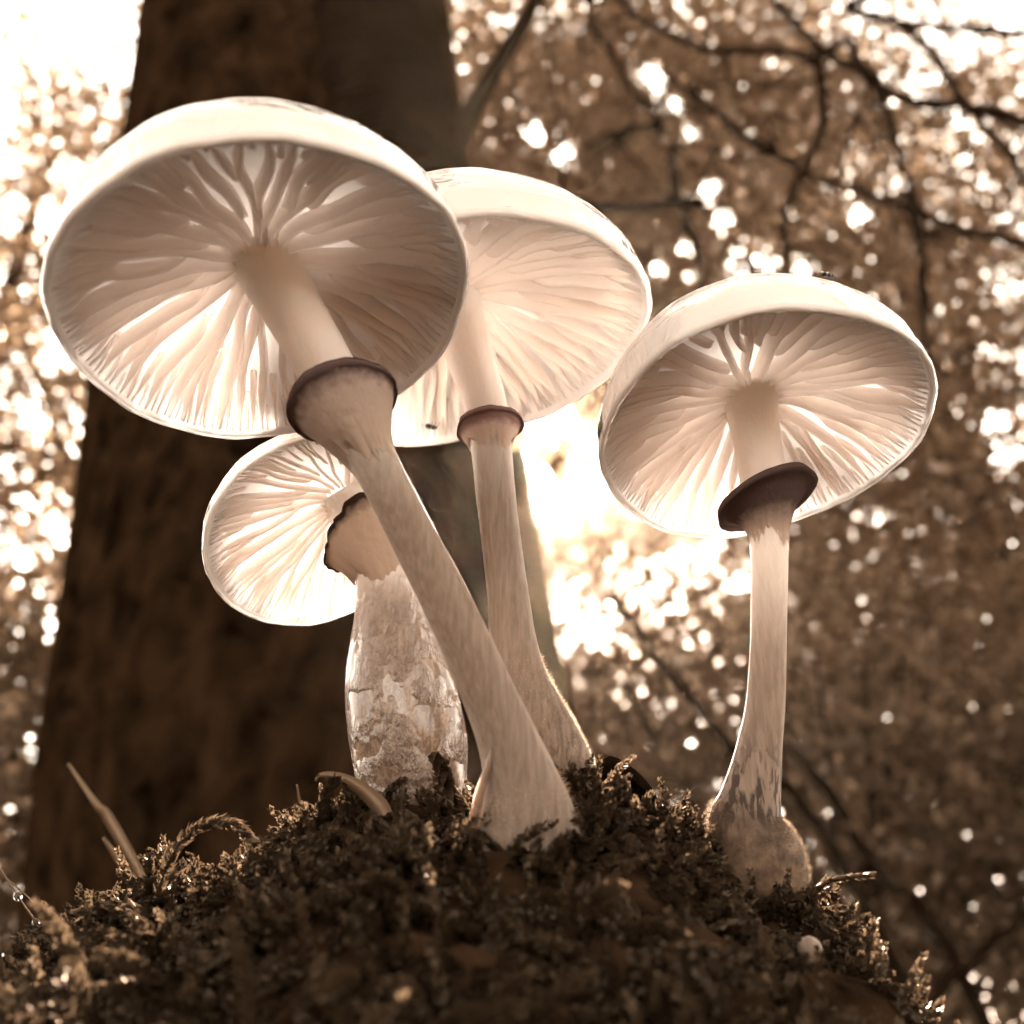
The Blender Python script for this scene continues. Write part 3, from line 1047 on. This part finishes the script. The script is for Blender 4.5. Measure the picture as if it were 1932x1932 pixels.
def hairs(stem_path, k0, k1, count, length, width, parent, mat, rs, up=0.2):
    """fine felt on part of a stem"""
    kf = rs.uniform(k0, k1 - 1.001, count)
    k = kf.astype(int)
    fr = (kf - k)[:, None]
    t, U, W = frames(stem_path[:, :3])
    a_ = rs.uniform(0, 2 * np.pi, count)
    o = np.cos(a_)[:, None] * U[k] + np.sin(a_)[:, None] * W[k]
    sp = stem_path[k] * (1 - fr) + stem_path[k + 1] * fr
    b = sp[:, :3] + o * sp[:, 3:4] * 0.985
    dirn = norm(o + rs.normal(0, 0.45, (count, 3)) - t[k] * up)
    ln = length * rs.uniform(0.4, 1.3, (count, 1))
    s = norm(np.cross(dirn, rs.normal(size=(count, 3)))) * width
    mid = b + dirn * ln * .55 + rs.normal(0, 0.12, (count, 3)) * ln
    V = np.stack([b - s, b + s, mid + s * .7, mid - s * .7, b + dirn * ln], 1).reshape(-1, 3)
    i = np.arange(count)[:, None] * 5
    F = [tuple(x) for x in (i + [0, 1, 2, 3]).tolist()] + [tuple(x) for x in (i + [3, 2, 4]).tolist()]
    o_ = put('felt', mesh_from('felt', V, F, True, {'tone': rs.uniform(0, 1, len(V))}), mat, parent)
    tag(o_, kind='stuff')
    return o_


M_stem1 = mat_stem('stem_smooth', 0.02, 0.22, 0.35, False)
M_stem2 = mat_stem('stem_scurfy', 0.10, 0.42, 0.55, False)
M_stem3 = mat_stem('stem_wet_bulb', 0.10, 0.75, 0.50, True)
M_stem4 = mat_stem('stem_flecked', 0.36, 0.52, 1.0, False, 0.27)
M_ring_d = mat_ring('ring_dark', (0.46, 0.37, 0.32), (0.13, 0.092, 0.085), 0.92)
M_ring_e = mat_ring('ring_broad_dark', (0.36, 0.28, 0.24), (0.11, 0.078, 0.072), 0.62)
M_ring_p = mat_ring('ring_pink', (0.50, 0.38, 0.33), (0.22, 0.14, 0.12), 0.66)
M_ring_w = mat_ring('ring_white', (0.58, 0.47, 0.38), (0.05, 0.033, 0.027), 0.96)
M_felt = mat_leafy('felt', (0.34, 0.24, 0.16), (0.55, 0.42, 0.31), trans=0.45, gloss=0.03)

m1 = mushroom('mushroom', 'mushroom with the largest cap and a long leaning stem with dark ring', (507.9, 583), .150, .0278, (-.226, .804, .55), .30, .88,
              [(512, 470, 140), (540, 540, 122), (580, 620, 112), (620, 700, 108), (660, 790, 100), (700, 860, 90), (742, 940, 86), (788, 1030, 88), (835, 1120, 92), (880, 1215, 96),
               (922, 1310, 102), (955, 1390, 114), (978, 1460, 138), (990, 1520, 172), (995, 1580, 205), (995, 1620, 215)], .150, M_stem1,
              dict(rim=(640, 748), low=862, d=.153, r=108, n=(-.34, .76, .55), mat=M_ring_d, flare=1.15, tear=.03), 11)
m2 = mushroom('mushroom', 'upright mushroom between the largest cap and the right hand one', (865.2, 655.6), .190, .0340, (-.185, .891, .414), .30, .70,
              [(905, 560, 140), (905, 620, 104), (908, 690, 90), (918, 770, 82), (928, 850, 77), (936, 940, 75), (948, 1040, 75), (959, 1130, 79), (968, 1210, 88), (985, 1290, 102),
               (1020, 1360, 110), (1060, 1430, 106), (1085, 1490, 96), (1095, 1540, 80)], .168, M_stem2,
              dict(rim=(926, 775), low=850, d=.186, r=66, n=(-.15, .86, .48), mat=M_ring_p, flare=1.0, tear=.05), 12)
m3 = mushroom('mushroom', 'small tilted mushroom with a thick wet swollen stem', (593.7, 1011.3), .188, .0188, (-.427, .482, .765), .22, .66,
              [(690, 945, 112), (702, 990, 104), (720, 1060, 108), (733, 1120, 122), (744, 1190, 160), (752, 1260, 196), (760, 1330, 214), (770, 1400, 220), (776, 1470, 208), (780, 1560, 180)], .182, M_stem3,
              dict(rim=(700, 985), low=1085, d=.186, r=92, n=(-.45, .55, .70), mat=M_ring_w, flare=.8, tear=.16), 13, apex_off=(0.45, -0.05), gill_w=0.8)
m4 = mushroom('mushroom', 'mushroom on the right with a wide dark ring and felted bulb foot', (1443.3, 826), .176, .0272, (-.102, .794, .6), .30, .80,
              [(1440, 745, 125), (1440, 800, 96), (1442, 880, 88), (1447, 960, 77), (1452, 1050, 69), (1451, 1150, 67), (1449, 1240, 68), (1444, 1330, 73), (1434, 1400, 83), (1424, 1460, 98),
               (1414, 1510, 116), (1408, 1545, 142), (1412, 1585, 172), (1422, 1630, 190), (1434, 1680, 180), (1442, 1735, 135)], .166, M_stem4,
              dict(rim=(1460, 925), low=1018, d=.176, r=104, n=(-.33, .80, .50), mat=M_ring_e, flare=2.2, tear=.03), 14)

rs = np.random.default_rng(77)
hairs(m1[3], 72, 90, 3500, 0.0011, 0.000022, m1[2], M_felt, rs)
hairs(m2[3], 58, 90, 6000, 0.0007, 0.00002, m2[2], M_felt, rs)
hairs(m4[3], 62, 90, 12000, 0.0009, 0.00002, m4[2], mat_leafy('shaded_brown_felt', (0.06, 0.04, 0.025), (0.24, 0.17, 0.115), trans=0.4, gloss=0.02), rs)  # bulb hairs: brown felt, coloured darker for the shade on the bulb
# white strands that root the leaning stem
for k, (a_, b_, c_, w_) in enumerate([((935, 1400), (908, 1490), (885, 1585), 18), ((945, 1440), (925, 1520), (912, 1590), 14), ((1010, 1470), (1045, 1530), (1080, 1580), 30), ((960, 1500), (955, 1550), (948, 1590), 18), ((985, 1500), (1012, 1550), (1030, 1595), 20)]):
    pts = [P(*a_, .1475), P(*b_, .1468), P(*c_, .1475)]
    cc_ = catmull(pts, 14)
    v, f, al = loft(cc_, np.linspace(w_ * .35, w_ * .62, 14) / FPX * .148, 10, wob=lambda t, q: 1 + 0.12 * np.sin(3 * q + 9 * t))
    put('root_strand', mesh_from('root_strand', v, f, True, {'along': 0.3 * (1 - al)}), M_stem1, m1[2])


# ------------------------------------------------------------------ insects
def insect(name, label, pos, up, heading, s, wings=True):
    up, heading = norm(up), norm(heading - up * (heading @ norm(up)))
    side = np.cross(up, heading)
    root = empty(name, pos)
    tag(root, label, 'insect')

    def blob(nm, f0, f1, r, h):
        k = np.linspace(0, 1, 9)
        c = pos + heading * (f0 + (f1 - f0) * k)[:, None] * s + up * h * s
        v, f, _ = loft(c, np.maximum(np.sin(k * np.pi), 0.05) * r * s, 10)
        put(nm, mesh_from(nm, v, f), M_black, root)
    blob('abdomen', -0.6, 0.1, 0.22, 0.24)
    blob('thorax', 0.0, 0.42, 0.2, 0.28)
    blob('head', 0.36, 0.62, 0.15, 0.26)
    for sg in (-1, 1):
        for q in (-0.1, 0.12, 0.32):
            pts = [pos + (heading * q + up * .22 + side * sg * .12) * s, pos + (heading * q * 1.3 + up * .3 + side * sg * .35) * s, pos + (heading * q * 1.8 + side * sg * .5) * s]
            put('leg', branch_mesh('leg', [(pts, .03 * s, .02 * s)], 5), M_black, root)
        if wings:
            w = [pos + (heading * .2 + up * .42 + side * sg * .05) * s, pos + (heading * -.2 + up * .46 + side * sg * .34) * s, pos + (heading * -.8 + up * .44 + side * sg * .28) * s, pos + (heading * -.6 + up * .43 + side * sg * .05) * s]
            put('wing', mesh_from('wing', np.array(w), [(0, 1, 2, 3)]), M_black, root)


C4, B4, R4, zT4 = m4[4]


def on_cap(cap, u, v):
    """first point of a cap's top skin met above pixel (u, v)"""
    C_, B_, R_, zT_ = cap
    r_ = np.linspace(0, .98, 60)
    a_ = np.linspace(0, 2 * np.pi, 240)
    RR, AA = np.meshgrid(r_, a_)
    loc_ = np.stack([RR * np.cos(AA), RR * np.sin(AA), zT_(RR)], -1) * R_
    X_ = C_ + loc_.reshape(-1, 3) @ B_
    rel = X_ - CAM
    dd = rel @ FWD
    e = (CPX + FPX * (rel @ RGT) / dd - u) ** 2 + (CPX - FPX * (rel @ UPV) / dd - v) ** 2
    k = int(np.argmin(e))
    return X_[k], norm(X_[k] - (C_ - B_[2] * R_ * .3))


fp, fn = on_cap(m4[4], 1560, 520)
insect('fly', 'tiny black fly sitting on the glossy top of the right cap', fp, fn, np.array([1.0, .2, 0]), 0.0018)
C2, B2, R2, zT2 = m2[4]
r2 = ray(812, 800)
k2 = ((C2 + B2[2] * R2 * .06 - CAM) @ B2[2]) / (r2 @ B2[2])
insect('beetle', 'tiny dark beetle on the gills of the upright mushroom beside its ring', CAM + r2 * k2, -B2[2], np.array([.2, .3, 1.0]), 0.0024, False)

# ------------------------------------------------------------------ moss
def shoots(base, d0, bend, length, steps, leaf_l, leaf_w, rs, per=3):
    """leafy moss shoots: base (n,3), start direction, bend, length (n,) -> V, F, tone"""
    n = len(base)
    k = np.arange(steps)
    t = (k + 0.5) / steps
    dirs = norm(d0[:, None, :] + bend[:, None, :] * t[None, :, None])
    cen = base[:, None, :] + np.cumsum(dirs, 1) * (length / steps)[:, None, None]
    ref = norm(rs.normal(size=(n, 1, 3)))
    u = norm(np.cross(dirs, ref))
    w = np.cross(dirs, u)
    Vs, T = [], []
    tone0 = rs.uniform(0, 1, n)
    for q in range(per):
        a_ = (k * 2.4 + q * 2 * np.pi / per)[None, :] + rs.uniform(0, 6.28, (n, 1))
        o = np.cos(a_)[..., None] * u + np.sin(a_)[..., None] * w
        sc = (0.55 + 0.9 * np.sin(np.pi * (0.15 + 0.8 * t)))[None, :, None] * rs.uniform(0.8, 1.2, (n, steps, 1))
        ld = norm(dirs * 0.85 + o * 0.75)
        s = norm(np.cross(ld, np.cross(dirs, o) * 0 + dirs)) * leaf_w * sc
        tip = cen + ld * leaf_l * sc + dirs * leaf_l * .25
        mid = cen + ld * leaf_l * sc * .45 + o * leaf_w * .25
        Vs.append(np.stack([cen, mid + s, tip, mid - s], 2))
        T.append(np.repeat(np.clip(tone0[:, None] * .7 + rs.uniform(0, .4, (n, steps)), 0, 1)[..., None], 4, 2))
    V = np.concatenate([x.reshape(-1, 3) for x in Vs])
    return V, np.arange(len(V)).reshape(-1, 4), np.concatenate([x.ravel() for x in T])


rs = np.random.default_rng(404)
NM = 9000
mx_ = rs.uniform(-0.135, 0.10, NM * 2)
my_ = rs.uniform(0.045, 0.205, NM * 2)
clump = hnoise(mx_ * 240, my_ * 240, 21) + 0.6 * hnoise(mx_ * 600, my_ * 600, 22)
keep = clump + rs.normal(0, 0.5, len(mx_)) - 22 * np.clip(mx_ + 0.012, 0, 0.05) * (my_ < 0.150) > -0.75  # moss thinned at the front right; bare dark soil stands in for shade
mx_, my_ = mx_[keep][:NM], my_[keep][:NM]
nm = mound_n(mx_, my_)
bs = np.stack([mx_, my_, mound_h(mx_, my_)], -1) - nm * 0.0006
# keep shoots out of the stem feet
free = np.ones(len(bs), bool)
for mm in (m1, m2, m3, m4):
    pth = mm[3][60:]
    for x in pth[::3]:
        free &= np.linalg.norm(bs - x[:3], axis=1) > x[3] * 0.88
bs, nm = bs[free], nm[free]
n = len(bs)
tang = rs.normal(size=(n, 3))
tang -= nm * (tang * nm).sum(1, keepdims=True)
down = np.stack([nm[:, 0], nm[:, 1], np.zeros(n)], -1)
d0 = norm(nm * 0.7 + norm(tang) * 0.7 + down * 0.5)
bend = norm(tang) * rs.uniform(0.2, 1.6, (n, 1)) + np.array([0, 0, -0.9]) * rs.uniform(0, 1, (n, 1)) + down * .6
V, F, tone = shoots(bs, d0, bend, rs.uniform(0.0035, 0.0095, n), 15, 0.00085, 0.00040, rs)
k_ = rs.choice(n, 420, replace=False)
k_ = k_[bs[k_, 1] < 0.135]
V2, F2, tone2 = shoots(bs[k_] + nm[k_] * 0.002, norm(d0[k_] + down[k_]), bend[k_] * .5 + down[k_] * 1.2 + np.array([0, 0, -.5]), rs.uniform(0.008, 0.015, len(k_)), 34, 0.00125, 0.00042, rs)
F2 = F2 + len(V)
V, F, tone = np.vstack([V, V2]), np.vstack([F, F2]), np.concatenate([tone, np.clip(tone2 + .25, 0, 1)])
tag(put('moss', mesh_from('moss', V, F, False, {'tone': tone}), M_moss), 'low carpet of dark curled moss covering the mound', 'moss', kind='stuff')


def frond(name, label, pts, leaf_l, leaf_w, steps, cat, group=None, stem_r=0.0002, mat=None, seed=1, per=3):
    rs_ = np.random.default_rng(seed)
    c = catmull(pts, steps)
    root = empty(name, c[0])
    tag(root, label, cat, group)
    v, f, al = loft(c, np.linspace(stem_r, stem_r * .5, steps), 6)
    put('stalk', mesh_from('stalk', v, f, True, {'tone': np.full(len(v), .3)}), M_moss, root)
    t, U, W = frames(c)
    Vs = []
    for q in range(per):
        a_ = np.arange(steps) * 2.4 + q * 6.28 / per
        o = np.cos(a_)[:, None] * U + np.sin(a_)[:, None] * W
        ld = norm(t * 0.8 + o * 0.8)
        s = norm(np.cross(ld, t)) * leaf_w * rs_.uniform(.7, 1.2, (steps, 1))
        l_ = leaf_l * rs_.uniform(.7, 1.2, (steps, 1))
        Vs.append(np.stack([c, c + ld * l_ * .5 + s, c + ld * l_ + t * l_ * .3, c + ld * l_ * .5 - s], 1).reshape(-1, 3))
    V = np.vstack(Vs)
    o_ = put('leaflets', mesh_from('leaflets', V, np.arange(len(V)).reshape(-1, 4), False, {'tone': rs_.uniform(0.2, 1, len(V) // 4).repeat(4)}), mat or M_moss, root)
    tag(o_, kind='stuff')
    return root


FG = 'moss fronds standing out of the carpet'
frond('moss_frond', 'moss frond arching over in a hoop left of the swollen stem', [P(295, 1690, .158), P(325, 1615, .158), P(365, 1568, .159), P(410, 1552, .160), P(450, 1560, .161), P(478, 1590, .161)], .0017, .0006, 46, 'moss', FG, seed=1)
frond('moss_frond', 'feathery moss frond reaching out to the side above the lower curl', [P(330, 1745, .155), P(270, 1722, .155), P(210, 1712, .155), P(158, 1722, .155)], .0017, .0005, 40, 'moss', FG, seed=2)
frond('moss_frond', 'short moss frond curling down below the feathery one', [P(280, 1800, .153), P(220, 1770, .153), P(165, 1762, .153), P(150, 1778, .153)], .0014, .0005, 30, 'moss', FG, seed=3)
frond('moss_frond', 'upright beaded moss shoot under the bent dry leaf strip', [P(612, 1600, .160), P(602, 1545, .160), P(614, 1500, .160), P(632, 1474, .160)], .0014, .0006, 30, 'moss', FG, seed=4)
frond('moss_frond', 'thick scaly moss shoot between the swollen stem and the leaning stem', [P(815, 1420, .166), P(832, 1450, .164), P(850, 1490, .162), P(885, 1540, .160)], .0018, .0008, 34, 'moss', FG, seed=5)
frond('mossy_twig', 'thin twig with moss scales sticking out sideways below the felted bulb', [P(1600, 1790, .160), P(1545, 1720, .161), P(1530, 1690, .162), P(1560, 1665, .162), P(1600, 1655, .162), P(1645, 1651, .162)], .0009, .00035, 50, 'twig', None, 0.0005, seed=6)


def blade(name, label, pts, widths, mat, cat, group=None, fold=0.25):
    n_ = 22
    c = catmull(pts, n_)
    w = np.interp(np.linspace(0, 1, n_), np.linspace(0, 1, len(widths)), widths)
    t = norm(np.gradient(c, axis=0))
    view = norm(c - CAM)
    s = norm(np.cross(t, view))
    nn = np.cross(s, t)
    V = np.stack([c - s * w[:, None] / 2, c + nn * (w * fold)[:, None], c + s * w[:, None] / 2, c + nn * (w * fold * .4)[:, None] + nn * 0.00012], 1).reshape(-1, 3)
    F = []
    for k in range(n_ - 1):
        for j in range(4):
            F.append((k * 4 + j, k * 4 + (j + 1) % 4, (k + 1) * 4 + (j + 1) % 4, (k + 1) * 4 + j))
    F += [(3, 2, 1, 0), tuple((n_ - 1) * 4 + j for j in range(4))]
    o = put(name, mesh_from(name, V, F, True, {'tone': np.linspace(.2, .8, len(V))}), mat, None, c[0])
    return tag(o, label, cat, group)


px = lambda w, d: w / FPX * d
GG = 'dry stalks rising from the moss at the left'
blade('grass_stalk', 'longer blurred dry grass stalk with a bent joint before the beech trunk', [P(400, 2120, .235), P(340, 1830, .24), P(275, 1670, .245), P(205, 1545, .25), P(180, 1515, .25), P(128, 1440, .255)], [px(14, .25), px(16, .25), px(17, .25), px(22, .25), px(13, .25), px(6, .25)], M_straw, 'grass', GG)
blade('grass_stalk', 'shorter blurred grass stalk below the longer bent one', [P(380, 2120, .225), P(320, 1830, .23), P(268, 1700, .235), P(235, 1640, .235), P(195, 1580, .235)], [px(14, .23), px(18, .23), px(20, .23), px(18, .23), px(6, .23)], M_straw, 'grass', GG)
blade('grass_stalk', 'thin straight dry stalk standing before the dark trunk left of the swollen stem', [P(575, 1570, .175), P(568, 1530, .175), P(560, 1480, .175)], [px(10, .17), px(9, .17), px(4, .17)], M_straw, 'grass', GG)


def wire(name, label, pts, r, beads, group):
    root = empty(name, pts[0])
    tag(root, label, 'stalk', group)
    put('stalk', branch_mesh('stalk', [(pts, r, r * .6)], 6), M_straw, root)
    c = catmull(pts, 40)
    for f_, br_ in beads:
        k = np.linspace(0, 1, 9)
        x = c[int(f_ * 39)]
        cc_ = x + np.array([0, 0, 1.0]) * ((k - .5) * 2 * br_)[:, None]
        v, f, _ = loft(cc_, np.maximum(np.sqrt(np.maximum(1 - (2 * k - 1) ** 2, 0)), .05) * br_, 10)
        put('water_drop', mesh_from('water_drop', v, f), M_drop, root)


def mat_drop():
    m, N, L, out = new_mat('water')
    b = N.new('ShaderNodeBsdfPrincipled')
    b.inputs['Base Color'].default_value = (1, .93, .86, 1)
    b.inputs['Transmission Weight'].default_value = 1.0
    b.inputs['IOR'].default_value = 1.33
    b.inputs['Roughness'].default_value = 0.02
    L.new(b.outputs['BSDF'], out.inputs['Surface'])
    return m


M_drop = mat_drop()
wire('moss_stalk', 'hair thin stalk beaded with water drops at the left edge of the moss', [P(160, 1870, .165), P(75, 1750, .165), P(40, 1700, .165), P(0, 1640, .165), P(-30, 1600, .165)], .00018, [(.30, .0006), (.55, .0007)], 'hair thin stalks in the moss')
wire('moss_stalk', 'hair thin stalk crossing the beaded one at the left', [P(190, 1850, .17), P(120, 1775, .17), P(60, 1700, .17), P(-20, 1630, .17)], .00016, [(.45, .0005)], 'hair thin stalks in the moss')
wire('moss_stalk', 'dark hair thin stalk curving up from the lowest moss at the left', [P(55, 1930, .15), P(30, 1880, .15), P(5, 1820, .15), P(0, 1770, .15)], .00022, [(.8, .0004)], 'hair thin stalks in the moss')
blade('dry_leaf_strip', 'bent dry leaf strip with a curled tip beside the swollen stem', [P(735, 1560, .158), P(715, 1520, .159), P(680, 1487, .160), P(640, 1466, .160), P(605, 1462, .160), P(594, 1474, .160)], [px(30, .16), px(34, .16), px(26, .16), px(17, .16), px(9, .16), px(3, .16)], M_straw, 'leaf', None, .35)
blade('dry_leaf_strip', 'crumpled pale leaf scrap lying in the moss before the leaning stem', [P(745, 1585, .146), P(790, 1572, .146), P(822, 1600, .145), P(845, 1625, .144), P(868, 1600, .144)], [px(8, .15), px(24, .15), px(34, .15), px(26, .15), px(5, .15)], M_straw, 'leaf', None, .5)
# curved flake of bark behind the foot of the upright mushroom
k = np.linspace(0, 1, 12)
g = np.linspace(-1, 1, 9)
fc = catmull([P(1110, 1470, .176), P(1145, 1428, .176), P(1190, 1448, .176), P(1222, 1480, .176), P(1236, 1505, .176)], 12)
V, F = [], []
for lay in (0, 1):
    for i in range(12):
        for j in range(9):
            V.append(fc[i] + np.array([0, g[j] * 0.006, -0.0030 * g[j] ** 2 - 0.0007 * lay]))
for lay in (0, 1):
    for i in range(11):
        for j in range(8):
            a_ = lay * 108 + i * 9 + j
            q = (a_, a_ + 1, a_ + 10, a_ + 9)
            F.append(q if lay == 0 else q[::-1])
for i in range(11):
    F += [(i * 9, i * 9 + 9, i * 9 + 117, i * 9 + 108), (i * 9 + 8, i * 9 + 116, i * 9 + 125, i * 9 + 17)]
tag(put('bark_flake', mesh_from('bark_flake', np.array(V), F), M_chip, None, tuple(fc[0])), 'dark curved bark flake behind the foot of the upright mushroom', 'bark')
# small round fungus button low on the right slope
bp_ = P(1528, 1792, .142)
k = np.linspace(0, 1, 14)
cc_ = bp_ + np.array([0.05, -0.1, 1.0]) * ((k - .5) * 2 * .0017)[:, None]
v, f, al = loft(cc_, np.maximum(np.sqrt(np.maximum(1 - (2 * k - 1) ** 2, 0)), .06) * .0016, 18, wob=lambda t, a_: 1 + .05 * np.sin(3 * a_ + 4 * t))
tag(put('fungus_button', mesh_from('fungus_button', v, f, True, {'along': al * 0.2}), M_stem1, None, tuple(cc_[0])), 'small pale round fungus button low on the dark slope', 'fungus')

def glow_haze_box():  # added haze volume, stands in for the lens glow round the sun
    x0, x1, y0, y1, z0, z1 = -275, 275, -275, 275, -1.2, 11.5
    V = np.array([(x, y, z) for z in (z0, z1) for y in (y0, y1) for x in (x0, x1)], float)
    F = [(0, 2, 3, 1), (4, 5, 7, 6), (0, 1, 5, 4), (2, 6, 7, 3), (0, 4, 6, 2), (1, 3, 7, 5)]
    m, N, L, out = new_mat('haze')
    v = N.new('ShaderNodeVolumePrincipled')
    v.inputs['Color'].default_value = (1.0, 0.72, 0.50, 1)
    v.inputs['Density'].default_value = 0.0011
    v.inputs['Anisotropy'].default_value = 0.8
    L.new(v.outputs[0], out.inputs['Volume'])
    o = put('haze', mesh_from('haze', V, F, False), m)
    tag(o, 'added thin haze that gives the glow around the sun', 'haze', kind='stuff')


glow_haze_box()
